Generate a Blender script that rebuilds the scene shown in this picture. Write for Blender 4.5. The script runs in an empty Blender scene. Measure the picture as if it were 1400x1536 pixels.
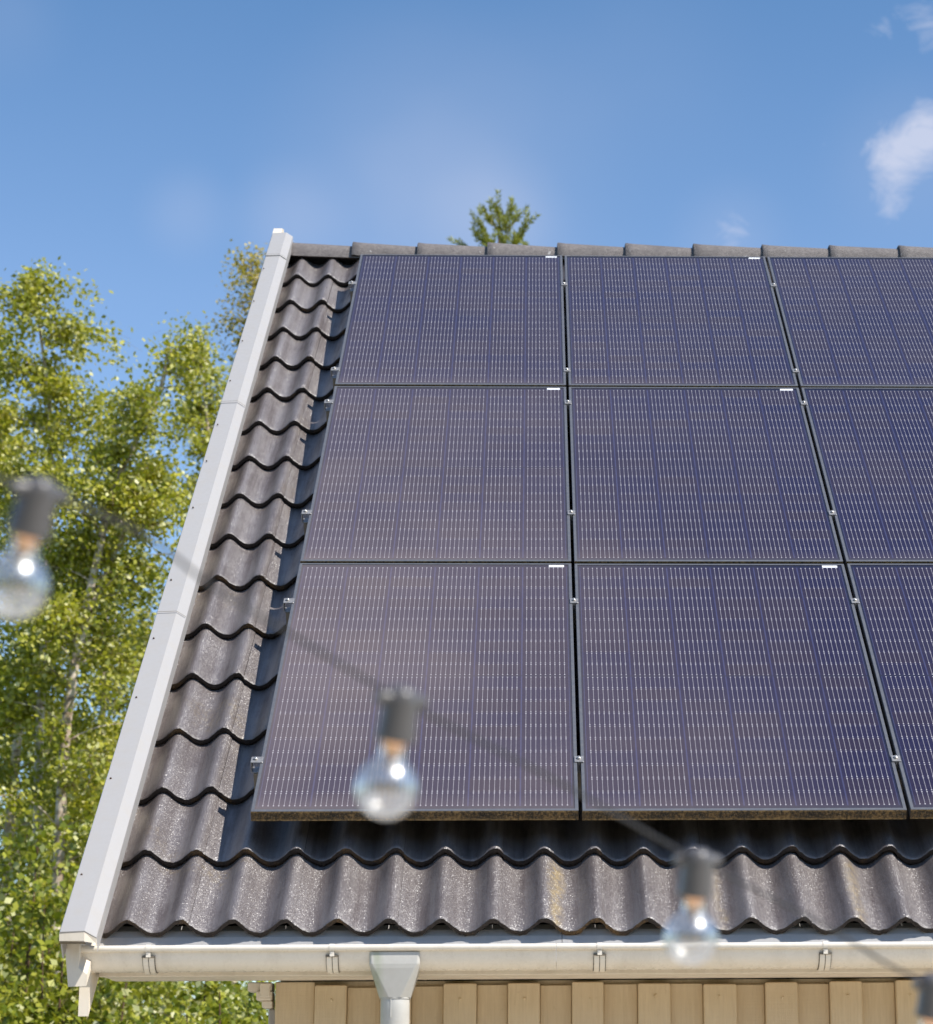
import bpy, math, random
import numpy as np
from mathutils import Matrix, Vector

scene = bpy.context.scene
COL = scene.collection
rng = random.Random(7)

# ------------------------------------------------------------------ camera
CAM = np.array([0.86508, -7.35349, -0.94735])
YAW, PIT, ROL = math.radians(2.1905), math.radians(14.4354), math.radians(-0.4555)
FPX, CX, CY = 3594.36, 934.91, 768.0
cyw, syw = math.cos(YAW), math.sin(YAW)
FW = np.array([syw*math.cos(PIT), cyw*math.cos(PIT), math.sin(PIT)])
R0 = np.array([cyw, -syw, 0.0]); U0 = np.cross(R0, FW)
RT = R0*math.cos(ROL) + U0*math.sin(ROL); UP = np.cross(RT, FW)
cd = bpy.data.cameras.new('camera'); cam = bpy.data.objects.new('camera', cd); COL.objects.link(cam)
m = Matrix(((RT[0], UP[0], -FW[0], CAM[0]), (RT[1], UP[1], -FW[1], CAM[1]), (RT[2], UP[2], -FW[2], CAM[2]), (0, 0, 0, 1)))
cam.matrix_world = m
cd.sensor_fit = 'HORIZONTAL'; cd.sensor_width = 36.0; cd.lens = FPX/1400*36; cd.shift_x = -(CX-700)/1400
cd.clip_start = 0.05; cd.clip_end = 3000
cd.dof.use_dof = True; cd.dof.focus_distance = 8.4; cd.dof.aperture_fstop = 7.2
scene.camera = cam

# ------------------------------------------------------------------ sky and sun
SUN = Vector((0.54, -0.352, 0.748)).normalized()
SUN_EL = math.asin(SUN.z); SUN_AZ = math.atan2(SUN.x, SUN.y)
w = bpy.data.worlds.new('World'); scene.world = w; w.use_nodes = True
wn, wl = w.node_tree.nodes, w.node_tree.links
wn.clear()
wout = wn.new('ShaderNodeOutputWorld'); wbg = wn.new('ShaderNodeBackground')
sky = wn.new('ShaderNodeTexSky'); sky.sky_type = 'NISHITA'; sky.sun_disc = False
sky.sun_elevation = SUN_EL; sky.sun_rotation = SUN_AZ
sky.air_density = 1.0; sky.dust_density = 0.15; sky.ozone_density = 4.0; sky.altitude = 150
wbg.inputs['Strength'].default_value = 0.137
tc = wn.new('ShaderNodeTexCoord')
def wray(px, py):
    d = FW*FPX + RT*(px-CX) - UP*(py-CY); return d/np.linalg.norm(d)
def wmath(op, a, b=None, clamp=False):
    n = wn.new('ShaderNodeMath'); n.operation = op; n.use_clamp = clamp
    for i, v in enumerate((a, b)):
        if v is None: continue
        if isinstance(v, (int, float)): n.inputs[i].default_value = v
        else: wl.new(v, n.inputs[i])
    return n.outputs[0]
def wnoise(scale, detail, rough, dist=0.0, off=(0, 0, 0)):
    mp = wn.new('ShaderNodeMapping'); mp.inputs['Location'].default_value = off; mp.inputs['Scale'].default_value = (1, 1, 1.5)
    wl.new(tc.outputs['Generated'], mp.inputs['Vector'])
    n = wn.new('ShaderNodeTexNoise'); n.inputs['Scale'].default_value = scale; n.inputs['Detail'].default_value = detail
    n.inputs['Roughness'].default_value = rough; n.inputs['Distortion'].default_value = dist
    wl.new(mp.outputs[0], n.inputs['Vector']); return n.outputs['Fac']
def cloud_blob(px, py, rpx):          # a soft patch of sky in which cloud may form
    d = wray(px, py)
    vm = wn.new('ShaderNodeVectorMath'); vm.operation = 'DISTANCE'
    wl.new(tc.outputs['Generated'], vm.inputs[0]); vm.inputs[1].default_value = tuple(d)
    mr = wn.new('ShaderNodeMapRange'); mr.interpolation_type = 'SMOOTHSTEP'
    mr.inputs['From Min'].default_value = 0; mr.inputs['From Max'].default_value = rpx/FPX
    mr.inputs['To Min'].default_value = 1; mr.inputs['To Max'].default_value = 0
    wl.new(vm.outputs['Value'], mr.inputs['Value']); return mr.outputs[0]
n1 = wnoise(58, 10, 0.70, 0.9)
n2 = wnoise(7, 3, 0.5, 0.4, (1.3, 0.2, 0.7))
def blobs(lst):
    c = None
    for px, py, r, amt in lst:
        v = wmath('MULTIPLY', cloud_blob(px, py, r), amt)
        c = v if c is None else wmath('ADD', c, v)
    return c
puff = blobs([(1372, 218, 118, 0.70), (1325, 240, 65, 0.36), (1335, 310, 66, 0.50), (1400, 185, 80, 0.30), (1315, 35, 55, 0.30), (1400, 40, 95, 0.46), (1095, 352, 80, 0.50), (1240, 208, 40, 0.30)])
haze = blobs([(660, 270, 330, 0.42), (745, 330, 130, 0.32), (440, 335, 120, 0.36), (930, 100, 260, 0.12), (0, 20, 130, 0.16), (280, 320, 90, 0.25), (1095, 352, 110, 0.30), (1370, 240, 170, 0.22)])
small = wmath('MULTIPLY', wmath('SUBTRACT', wmath('ADD', n1, puff), 0.82), 1.8, True)
soft = wmath('MULTIPLY', wmath('MULTIPLY', haze, n2), 0.75, True)
zen = wn.new('ShaderNodeSeparateXYZ'); wl.new(tc.outputs['Generated'], zen.inputs[0])
# thin cloud drifting high over the house, outside the picture but mirrored in the glass of the panels
n3 = wnoise(2.6, 5, 0.55, 0.4, (4.1, 2.2, 0.4))
hiz = wn.new('ShaderNodeMapRange'); hiz.interpolation_type = 'SMOOTHSTEP'
hiz.inputs['From Min'].default_value = 0.62; hiz.inputs['From Max'].default_value = 0.85; wl.new(zen.outputs['Z'], hiz.inputs['Value'])
veil = wmath('MULTIPLY', wmath('MULTIPLY', wmath('SUBTRACT', n3, 0.42), 3.0, True), hiz.outputs[0])
cl = wmath('MAXIMUM', wmath('MULTIPLY', small, 0.72), soft)
cl = wmath('MAXIMUM', cl, wmath('MULTIPLY', veil, 0.55))
mixc = wn.new('ShaderNodeMix'); mixc.data_type = 'RGBA'
deep = wn.new('ShaderNodeValToRGB'); de = deep.color_ramp.elements           # a clear northern sky deepens quickly with height
de[0].position = .33; de[0].color = (1, 1, 1, 1); de[1].position = .46; de[1].color = (.68, .85, .91, 1)
wl.new(zen.outputs['Z'], deep.inputs[0])
mul = wn.new('ShaderNodeMix'); mul.data_type = 'RGBA'; mul.blend_type = 'MULTIPLY'; mul.inputs['Factor'].default_value = 1
wl.new(sky.outputs[0], mul.inputs['A']); wl.new(deep.outputs[0], mul.inputs['B'])
wl.new(cl, mixc.inputs['Factor']); wl.new(mul.outputs['Result'], mixc.inputs['A']); mixc.inputs['B'].default_value = (3.9, 4.05, 4.8, 1)
wl.new(mixc.outputs['Result'], wbg.inputs['Color']); wl.new(wbg.outputs[0], wout.inputs['Surface'])

sd = bpy.data.lights.new('sun', 'SUN'); sd.energy = 4.2; sd.angle = math.radians(0.53); sd.color = (1.0, 0.955, 0.88)
so = bpy.data.objects.new('sun', sd); COL.objects.link(so); so.location = SUN*60
so.rotation_euler = SUN.to_track_quat('Z', 'Y').to_euler()

vs = scene.view_settings
vs.view_transform = 'Standard'; vs.look = 'None'; vs.gamma = 1.0; vs.use_curve_mapping = False; vs.exposure = 0.44
scene.cycles.max_bounces = 10; scene.cycles.transparent_max_bounces = 16; scene.cycles.sample_clamp_indirect = 6.0
scene.cycles.caustics_reflective = False; scene.cycles.caustics_refractive = False

# ------------------------------------------------------------------ helpers
S = math.radians(40.0); CS, SS = math.cos(S), math.sin(S)
GZ = -2.70                                        # ground level
def RP(u, v, h): return (u, v*CS - h*SS, v*SS + h*CS)   # roof plane: along eave, up slope, off the plane
def at(px, py, y):
    d = wray(px, py); t = (y-CAM[1])/d[1]; p = CAM + d*t; return (float(p[0]), float(p[1]), float(p[2]))

class MB:
    """collects faces and links them as ONE mesh object"""
    def __init__(s): s.v = []; s.f = []; s.mi = []; s.sm = []
    def add(s, vs_, fs_, mi=0, sm=False):
        o = len(s.v); s.v += [tuple(p) for p in vs_]
        for f in fs_: s.f.append(tuple(o+i for i in f)); s.mi.append(mi); s.sm.append(sm)
    def box(s, x0, x1, y0, y1, z0, z1, mi=0, fn=None):
        P = [(x, y, z) for z in (z0, z1) for y in (y0, y1) for x in (x0, x1)]
        if fn: P = [fn(*p) for p in P]
        s.add(P, [(0, 2, 3, 1), (4, 5, 7, 6), (0, 1, 5, 4), (2, 6, 7, 3), (0, 4, 6, 2), (1, 3, 7, 5)], mi)
    def cbox(s, x0, x1, y0, y1, z0, z1, c=0.002, mi=0, fn=None):    # box with chamfered edges along z and top
        P = []
        def ring(z, i):
            return [(x0+i+c, y0+i, z), (x1-i-c, y0+i, z), (x1-i, y0+i+c, z), (x1-i, y1-i-c, z), (x1-i-c, y1-i, z), (x0+i+c, y1-i, z), (x0+i, y1-i-c, z), (x0+i, y0+i+c, z)]
        rings = [ring(z0, c), ring(z0+c, 0), ring(z1-c, 0), ring(z1, c)]
        for r in rings: P += r
        F = [tuple(range(7, -1, -1)), tuple(range(24, 32))]
        for k in range(3):
            for i in range(8):
                j = (i+1) % 8; F.append((k*8+i, k*8+j, k*8+8+j, k*8+8+i))
        if fn: P = [fn(*p) for p in P]
        s.add(P, F, mi)
    def prism(s, poly, x0, x1, mi=0):             # polygon in (y, z), extruded along x
        n = len(poly)
        P = [(x0, y, z) for y, z in poly] + [(x1, y, z) for y, z in poly]
        F = [tuple(range(n)), tuple(range(2*n-1, n-1, -1))]
        for i in range(n):
            j = (i+1) % n; F.append((i, n+i, n+j, j))
        s.add(P, F, mi)
    def tube(s, pts, rad, n=8, mi=0, cap=True):
        pts = [Vector(p) for p in pts]; rad = rad if isinstance(rad, (list, tuple)) else [rad]*len(pts)
        P = []; ref = None
        for i, p in enumerate(pts):
            d = (pts[min(i+1, len(pts)-1)] - pts[max(i-1, 0)]); d = d.normalized() if d.length > 1e-9 else Vector((0, 0, 1))
            if ref is None: ref = Vector((1, 0, 0)) if abs(d.x) < .8 else Vector((0, 1, 0))
            a = (ref - d*ref.dot(d)).normalized(); b = d.cross(a); ref = a
            for k in range(n):
                t = 2*math.pi*k/n; P.append(p + (a*math.cos(t) + b*math.sin(t))*rad[i])
        F = []
        for i in range(len(pts)-1):
            for k in range(n):
                j = (k+1) % n; F.append((i*n+k, i*n+j, i*n+n+j, i*n+n+k))
        s.add(P, F, mi, True)
        if cap:
            o = len(P); s.add(P[:n], [tuple(range(n-1, -1, -1))], mi); s.add(P[-n:], [tuple(range(n))], mi)
    def lathe(s, prof, n=24, mi=0):               # profile of (r, z) about z
        P = [(r*math.cos(2*math.pi*k/n), r*math.sin(2*math.pi*k/n), z) for r, z in prof for k in range(n)]
        F = [(i*n+k, i*n+(k+1) % n, i*n+n+(k+1) % n, i*n+n+k) for i in range(len(prof)-1) for k in range(n)]
        s.add(P, F, mi, True)
    def build(s, name, mats, parent=None, loc=None):
        me = bpy.data.meshes.new(name); me.from_pydata(s.v, [], s.f)
        for mt in (mats if isinstance(mats, (list, tuple)) else [mats]): me.materials.append(mt)
        me.polygons.foreach_set('material_index', s.mi); me.polygons.foreach_set('use_smooth', s.sm); me.update()
        o = bpy.data.objects.new(name, me); COL.objects.link(o)
        if parent: o.parent = parent
        if loc: o.location = loc
        return o
def tag(o, label, cat, group=None):
    o['label'] = label; o['category'] = cat
    if group: o['group'] = group
    return o
def empty(name, loc=(0, 0, 0), rot=(0, 0, 0)):
    o = bpy.data.objects.new(name, None); COL.objects.link(o); o.location = loc; o.rotation_euler = rot; o.empty_display_size = .1
    return o
def copy_tree(o, parent=None):
    c = o.copy(); COL.objects.link(c)
    if parent: c.parent = parent
    for ch in list(o.children): copy_tree(ch, c)
    return c
def smooth_path(pts, k=6):                        # Catmull-Rom
    P = [Vector(p) for p in pts]; P = [P[0]*2-P[1]] + P + [P[-1]*2-P[-2]]; out = []
    for i in range(1, len(P)-2):
        for j in range(k):
            t = j/k; a, b, c, d = P[i-1:i+3]
            out.append(0.5*((2*b) + (c-a)*t + (2*a-5*b+4*c-d)*t*t + (3*b-a-3*c+d)*t**3))
    out.append(P[-2]); return out

# ------------------------------------------------------------------ materials
class NT:
    def __init__(s, name):
        s.m = bpy.data.materials.new(name); s.m.use_nodes = True; s.n = s.m.node_tree.nodes; s.l = s.m.node_tree.links
        s.b = s.n['Principled BSDF']; s.tc = s.n.new('ShaderNodeTexCoord'); s.out = s.n['Material Output']
    def set(s, **k):
        for a, v in k.items():
            s.put(s.b.inputs[a.replace('_', ' ')], v)
        return s
    def put(s, sock, v):
        if isinstance(v, bpy.types.NodeSocket): s.l.new(v, sock)
        elif isinstance(v, (tuple, list)) and len(v) == 3 and sock.type == 'RGBA': sock.default_value = (*v, 1)
        else: sock.default_value = v
    def math(s, op, a, b=None, c=None, clamp=False):
        n = s.n.new('ShaderNodeMath'); n.operation = op; n.use_clamp = clamp
        for i, v in enumerate((a, b, c)):
            if v is not None: s.put(n.inputs[i], v)
        return n.outputs[0]
    def map(s, src='Object', scale=(1, 1, 1), loc=(0, 0, 0)):
        n = s.n.new('ShaderNodeMapping'); s.l.new(s.tc.outputs[src], n.inputs[0]); n.inputs['Scale'].default_value = scale; n.inputs['Location'].default_value = loc
        return n.outputs[0]
    def noise(s, vec, scale, detail=3, rough=.55, dist=0, out='Fac'):
        n = s.n.new('ShaderNodeTexNoise'); s.l.new(vec, n.inputs['Vector'])
        for k, v in (('Scale', scale), ('Detail', detail), ('Roughness', rough), ('Distortion', dist)): n.inputs[k].default_value = v
        return n.outputs[out]
    def voro(s, vec, scale, out='Distance'):
        n = s.n.new('ShaderNodeTexVoronoi'); s.l.new(vec, n.inputs['Vector']); n.inputs['Scale'].default_value = scale; return n.outputs[out]
    def rng(s, v, a, b, c=0., d=1.):
        n = s.n.new('ShaderNodeMapRange'); s.put(n.inputs['Value'], v)
        for k, x in (('From Min', a), ('From Max', b), ('To Min', c), ('To Max', d)): s.put(n.inputs[k], x)
        return n.outputs[0]
    def mix(s, f, a, b, mode='MIX'):
        n = s.n.new('ShaderNodeMix'); n.data_type = 'RGBA'; n.blend_type = mode
        s.put(n.inputs['Factor'], f); s.put(n.inputs['A'], a); s.put(n.inputs['B'], b); return n.outputs['Result']
    def ramp(s, f, stops):
        n = s.n.new('ShaderNodeValToRGB'); s.put(n.inputs[0], f); e = n.color_ramp.elements
        while len(e) < len(stops): e.new(.5)
        for x, (p, c) in zip(e, stops): x.position = p; x.color = (*c, 1)
        return n.outputs[0]
    def bump(s, h, strength, dist=.001):
        n = s.n.new('ShaderNodeBump'); s.put(n.inputs['Height'], h); n.inputs['Strength'].default_value = strength; n.inputs['Distance'].default_value = dist
        s.l.new(n.outputs[0], s.b.inputs['Normal']); return n
    def sep(s, vec):
        n = s.n.new('ShaderNodeSeparateXYZ'); s.l.new(vec, n.inputs[0]); return n.outputs
def painted(name, col, rough=.4, dirt=(.30, .25, .18), amt=.25, bump=.15, spec=.5, streak=(3, 3, .6)):
    t = NT(name); o = t.map()
    n = t.noise(t.map(scale=streak), 6, 5, .65); g = t.noise(o, 55, 4, .6); f = t.noise(o, 420, 2, .5)
    d = t.math('MULTIPLY', t.rng(n, .48, .78), amt, clamp=True)
    c = t.mix(d, tuple(x*.94 for x in col), dirt); c = t.mix(t.rng(g, .35, .7, 0, .12), c, tuple(x*.72 for x in col))
    c = t.mix(t.rng(f, .68, .76, 0, .35), c, dirt)
    t.set(Base_Color=c, Roughness=t.rng(g, .3, .7, rough-.08, rough+.12), Specular_IOR_Level=spec)
    t.bump(t.noise(o, 160, 3), bump, .0008); return t.m

# glazed concrete tiles: dark grey brown skin, coarse grains, ochre lichen
t = NT('tile_concrete'); ob = t.map(); x, y, z = t.sep(ob)
blot = t.noise(ob, 6, 5, .6); streak = t.noise(t.map(scale=(16, .9, .9)), 2.2, 5, .65)
vor = t.n.new('ShaderNodeTexVoronoi'); t.l.new(ob, vor.inputs['Vector']); vor.inputs['Scale'].default_value = 640
fine = t.noise(ob, 210, 3, .7); wear = t.math('ADD', t.math('MULTIPLY', blot, .35), t.math('MULTIPLY', streak, .65))
sep_ = t.n.new('ShaderNodeSeparateColor'); t.l.new(vor.outputs['Color'], sep_.inputs[0])
c = t.mix(t.rng(wear, .38, .62), (.098, .078, .076), (.185, .156, .149))
c = t.mix(t.math('MULTIPLY', t.rng(sep_.outputs[0], .80, .9), t.rng(wear, .40, .58, .10, .8), clamp=True), c, (.26, .225, .205))
c = t.mix(t.math('MULTIPLY', t.rng(sep_.outputs[1], .62, .75), .6, clamp=True), c, (.040, .031, .030))
c = t.mix(t.math('MULTIPLY', t.rng(sep_.outputs[2], .86, .92), .6, clamp=True), c, (.27, .235, .215))
lich = t.math('MULTIPLY', t.rng(t.noise(ob, 2.3, 3, .6), .60, .72), t.rng(t.noise(ob, 60, 4, .7), .45, .62), clamp=True)
c = t.mix(t.math('MULTIPLY', lich, .4), c, (.26, .19, .085))
# ochre run-off streaks on the lowest course
for sx, wdt, am in ((.905, .03, 1.0), (1.81, .03, .7), (1.40, .02, .35)):
    dx = t.math('ABSOLUTE', t.math('SUBTRACT', x, t.math('ADD', sx, t.math('MULTIPLY', t.noise(ob, 9, 2), .05))))
    st = t.math('MULTIPLY', t.rng(dx, 0, wdt, am, 0), t.math('MULTIPLY', t.rng(z, -.13, -.18, 0, 1), t.rng(t.noise(ob, 45, 4, .7), .35, .6), clamp=True), clamp=True)
    c = t.mix(st, c, (.36, .26, .12))
# sanded skin: single grains tilt every way and flash in the sun where the coating is worn
geo = t.n.new('ShaderNodeNewGeometry')
vsub = t.n.new('ShaderNodeVectorMath'); vsub.operation = 'SUBTRACT'; t.l.new(vor.outputs['Color'], vsub.inputs[0]); vsub.inputs[1].default_value = (.5, .5, .5)
vsc = t.n.new('ShaderNodeVectorMath'); vsc.operation = 'SCALE'; t.l.new(vsub.outputs[0], vsc.inputs[0]); vsc.inputs['Scale'].default_value = 1.1
vad = t.n.new('ShaderNodeVectorMath'); vad.operation = 'ADD'; t.l.new(vsc.outputs[0], vad.inputs[0]); t.l.new(geo.outputs['Normal'], vad.inputs[1])
vno = t.n.new('ShaderNodeVectorMath'); vno.operation = 'NORMALIZE'; t.l.new(vad.outputs[0], vno.inputs[0])
t.l.new(vno.outputs[0], t.b.inputs['Coat Normal'])
t.set(Base_Color=c, Roughness=.52, Specular_IOR_Level=.4, Coat_Weight=t.rng(wear, .36, .56, .25, 1.0), Coat_Roughness=.36, Coat_IOR=1.85)
t.bump(t.math('ADD', t.math('MULTIPLY', fine, .7), t.math('MULTIPLY', streak, .6)), .35, .0012)
M_TILE = t.m
t = NT('tile_edge'); ob = t.map(); g = t.noise(ob, 300, 3, .7)
c = t.ramp(g, [(.35, (.018, .014, .013)), (.6, (.05, .04, .036)), (.75, (.12, .09, .06))])
moss = t.math('MULTIPLY', t.rng(t.noise(ob, 6.5, 3, .6), .56, .66), t.rng(g, .4, .6), clamp=True)
t.set(Base_Color=t.mix(moss, c, (.20, .12, .045)), Roughness=.85); t.bump(g, .9, .003); M_TEDGE = t.m
t = NT('dark_felt'); t.set(Base_Color=(.012, .012, .012), Roughness=.95); M_FELT = t.m
t = NT('ridge_concrete'); ob = t.map(); g = t.noise(ob, 500, 2, .7); g2 = t.noise(ob, 60, 4, .65); g3 = t.noise(ob, 6, 4, .6)
c = t.mix(t.rng(g2, .35, .7), (.105, .088, .083), (.20, .172, .16)); c = t.mix(t.rng(g, .5, .66), c, (.30, .265, .24)); c = t.mix(t.rng(g3, .55, .7, 0, .45), c, (.10, .085, .08))
c = t.mix(t.rng(t.noise(ob, 24, 3, .7), .66, .74, 0, .8), c, (.55, .52, .49))
t.set(Base_Color=c, Roughness=.7); t.bump(t.math('ADD', g, g2), .7, .003); M_RIDGE = t.m
M_WHITE = painted('white_sheet_metal', (.445, .422, .402), .38, (.42, .36, .28), .30, .06, .5)
M_APRON = painted('grey_white_sheet', (.50, .485, .475), .45, (.30, .28, .24), .35, .06, .4)
M_GUT = painted('gutter_enamel', (.90, .815, .69), .28, (.42, .34, .24), .28, .04, .5)
M_TRIM = painted('cream_trim', (.84, .745, .61), .55, (.40, .30, .19), .35, .25, .35)
M_SEAM = painted('seam_dirt_shade', (.17, .145, .11), .7, (.2, .15, .1), .5, .2, .3)
t = NT('beige_board_paint'); ob = t.map(); wd = t.noise(t.map(scale=(14, 14, 1.1)), 9, 6, .62, .4); saw = t.noise(t.map(scale=(3, 3, 60)), 2.2, 4, .6)
c = t.mix(t.rng(wd, .3, .72), (.645, .50, .315), (.74, .59, .385)); c = t.mix(t.rng(t.noise(ob, 38, 5, .7), .62, .75, 0, .5), c, (.52, .39, .24))
c = t.mix(t.rng(t.noise(t.map(scale=(.9, .9, .5)), 7, 3), .4, .7, 0, .35), c, (.59, .455, .30))
t.set(Base_Color=c, Roughness=.62, Specular_IOR_Level=.35); t.bump(t.math('ADD', wd, t.math('MULTIPLY', saw, .6)), .55, .003); M_BEIGE = t.m
t = NT('aged_pipe_enamel'); ob = t.map(); x, y, z = t.sep(ob)
left_green = t.math('MULTIPLY', t.rng(x, .435, .405), t.rng(t.noise(t.map(scale=(1, 1, .25)), 14, 4, .6), .36, .6), clamp=True)  # patchy green tint, stronger towards the left side
c = t.mix(t.rng(t.noise(ob, 30, 4, .65), .4, .75, 0, .3), (.55, .53, .485), (.42, .39, .34)); c = t.mix(t.math('MULTIPLY', left_green, .85), c, (.20, .27, .085))
t.set(Base_Color=c, Roughness=.42); t.bump(t.noise(ob, 200, 3), .12, .001); M_PIPE = t.m

# photovoltaic glass: six columns of ten plus ten half cells with nine wires each
t = NT('solar_cells'); ob = t.map(); X, Y, Z = t.sep(ob)
MX, PX, MY, PY, GAP = .018, .161, .029, .081, .006
cx = t.math('DIVIDE', t.math('SUBTRACT', X, MX), PX); ci = t.math('FLOOR', cx); fx = t.math('MULTIPLY', t.math('FRACT', cx), PX)
up = t.math('GREATER_THAN', Y, .842); yy = t.math('SUBTRACT', t.math('SUBTRACT', Y, MY), t.math('MULTIPLY', up, GAP))
cyy = t.math('DIVIDE', yy, PY); cj = t.math('FLOOR', cyy); fy = t.math('MULTIPLY', t.math('FRACT', cyy), PY)
inx = t.math('MULTIPLY', t.math('GREATER_THAN', cx, 0), t.math('LESS_THAN', cx, 6))
iny = t.math('MULTIPLY', t.math('GREATER_THAN', Y, MY), t.math('LESS_THAN', Y, 1.684-MY))
mid = t.math('LESS_THAN', t.math('ABSOLUTE', t.math('SUBTRACT', Y, .842)), GAP*.5)
inside = t.math('MULTIPLY', t.math('MULTIPLY', inx, iny), t.math('SUBTRACT', 1, mid))
wx = t.math('DIVIDE', t.math('SUBTRACT', fx, .0155-.00814), .01628); wi = t.math('FLOOR', wx)
wd = t.math('MULTIPLY', t.math('ABSOLUTE', t.math('SUBTRACT', t.math('FRACT', wx), .5)), .01628)
wok = t.math('MULTIPLY', t.math('GREATER_THAN', wi, -.5), t.math('LESS_THAN', wi, 8.5))
ed = t.math('MINIMUM', fy, t.math('SUBTRACT', PY, fy))                    # distance to the cell edge along the wire
wire = t.math('MULTIPLY', t.rng(wd, .0004, .00085, 1, 0), t.math('GREATER_THAN', ed, .0032), clamp=True)
pad = t.math('SQRT', t.math('ADD', t.math('MULTIPLY', wd, wd), t.math('POWER', t.math('MULTIPLY', t.math('SUBTRACT', ed, .0052), .75), 2)))
pad = t.rng(pad, .0017, .0026, 1, 0)
fing = t.math('FRACT', t.math('MULTIPLY', Y, 220)); dash = t.rng(t.math('ABSOLUTE', t.math('SUBTRACT', fing, .5)), .12, .3, 1, .6)
silver = t.math('MULTIPLY', t.math('MULTIPLY', t.math('MAXIMUM', t.math('MULTIPLY', wire, t.math('MULTIPLY', dash, .9)), pad), wok), inside, clamp=True)
oi = t.n.new('ShaderNodeObjectInfo')
cc = t.n.new('ShaderNodeCombineXYZ'); t.l.new(ci, cc.inputs[0]); t.l.new(cj, cc.inputs[1]); t.l.new(t.math('MULTIPLY', oi.outputs['Random'], 40), cc.inputs[2])
wn1 = t.n.new('ShaderNodeTexWhiteNoise'); t.l.new(cc.outputs[0], wn1.inputs['Vector']); rv = wn1.outputs['Value']
cell = t.ramp(rv, [(0, (.013, .011, .042)), (.5, (.017, .013, .038)), (1, (.023, .016, .035))])
gapx = t.rng(t.math('MINIMUM', fx, t.math('SUBTRACT', PX, fx)), .0012, .0032, 1, 0)
gapy = t.rng(ed, .0003, .001, .35, 0)
gl = t.math('MAXIMUM', gapx, gapy)
base = t.mix(inside, (.011, .013, .034), t.mix(t.math('MULTIPLY', gl, .9), cell, (.055, .058, .125)))
base = t.mix(mid, base, (.018, .018, .035))
base = t.mix(silver, base, (.52, .49, .50))
wpos = t.n.new('ShaderNodeNewGeometry').outputs['Position']
du1 = t.noise(wpos, 1.1, 4, .6); du2 = t.noise(ob, 90, 4, .65); gx, gy, gz = t.sep(wpos)
lowd = t.rng(Y, .10, .0, 0, .28)                                            # grime gathers at the lower lip of each module
dust_sheen = t.math('ADD', t.math('MULTIPLY', t.rng(du1, .38, .68), .025), t.math('ADD', t.math('MULTIPLY', t.rng(du2, .4, .7), .025), t.math('MULTIPLY', lowd, .35)))
spk = t.rng(t.voro(ob, 34), .028, .018, 0, .65)
dust_sheen = t.math('ADD', dust_sheen, t.math('MULTIPLY', spk, t.rng(t.noise(ob, 6, 2), .5, .62), clamp=True))
# dusty tint and warm sheen painted into the colour, stronger at lower left
sheen_film = t.math('MULTIPLY', t.rng(gx, 1.9, -.1, 0, 1), t.rng(gz, 3.4, .3, 0, 1), clamp=True)
sheen_film = t.math('MULTIPLY', sheen_film, t.rng(t.noise(wpos, .9, 3, .55), .3, .62, .35, 1.1), clamp=True)
dust_sheen = t.math('ADD', dust_sheen, t.math('MULTIPLY', sheen_film, .32))
base = t.mix(dust_sheen, base, (.40, .315, .275))
base = t.mix(t.math('MULTIPLY', silver, .18), base, (.66, .62, .63))
t.set(Base_Color=base, Metallic=t.math('MULTIPLY', silver, .25), Roughness=t.rng(dust_sheen, 0, .5, .32, .6), Specular_IOR_Level=.15, Coat_Weight=.4, Coat_Roughness=.06, Coat_IOR=1.33)
M_CELL = t.m
t = NT('black_backsheet'); t.set(Base_Color=(.012, .012, .013), Roughness=.7); M_BACK = t.m
t = NT('anodised_frame'); ob = t.map(); g = t.noise(ob, 40, 4, .6)
t.set(Base_Color=t.mix(t.rng(g, .4, .7, 0, .6), (.15, .152, .165), (.22, .212, .205)), Metallic=.35, Roughness=.38); M_FRAME = t.m
t = NT('grimy_frame'); ob = t.map(); x, y, z = t.sep(ob); a = t.noise(t.map(scale=(1, 1, 1)), 95, 4, .7); b = t.noise(t.map(scale=(1, 1, 1)), 9, 4, .65); f2 = t.noise(ob, 330, 2, .7)
c = t.ramp(t.math('ADD', t.math('MULTIPLY', a, .6), t.math('MULTIPLY', b, .4)), [(.40, (.02, .017, .013)), (.49, (.06, .042, .022)), (.57, (.19, .115, .045)), (.66, (.36, .24, .10))])
lip = t.rng(z, -.027, -.034, 0, .8); lip2 = t.rng(z, -.008, -.003, 0, .6)
c = t.mix(t.math('MULTIPLY', t.math('MAXIMUM', lip, lip2), t.rng(a, .38, .56), clamp=True), c, (.46, .30, .12))
c = t.mix(t.rng(f2, .60, .68, 0, .8), c, (.62, .5, .34))
t.set(Base_Color=c, Roughness=.85); t.bump(t.math('ADD', a, f2), .8, .002); M_GRIME = t.m
t = NT('sticker_paper'); t.set(Base_Color=(.86, .86, .86), Roughness=.5); M_STICK = t.m
t = NT('bare_aluminium'); g = t.noise(t.map(), 120, 3); t.set(Base_Color=t.mix(t.rng(g, .4, .7), (.42, .40, .38), (.30, .28, .27)), Metallic=.55, Roughness=.42); M_ALU = t.m
t = NT('steel_bolt'); t.set(Base_Color=(.62, .60, .57), Metallic=.8, Roughness=.3); M_BOLT = t.m
t = NT('rail_metal'); t.set(Base_Color=(.33, .29, .23), Metallic=.4, Roughness=.5); M_RAIL = t.m
t = NT('black_rubber'); g = t.noise(t.map(), 80, 3); t.set(Base_Color=t.mix(g, (.085, .078, .077), (.135, .125, .12)), Roughness=.34, Specular_IOR_Level=.6); M_RUB = t.m
t = NT('cable_sheath'); t.set(Base_Color=(.035, .033, .033), Roughness=.5); M_CORD = t.m
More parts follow.
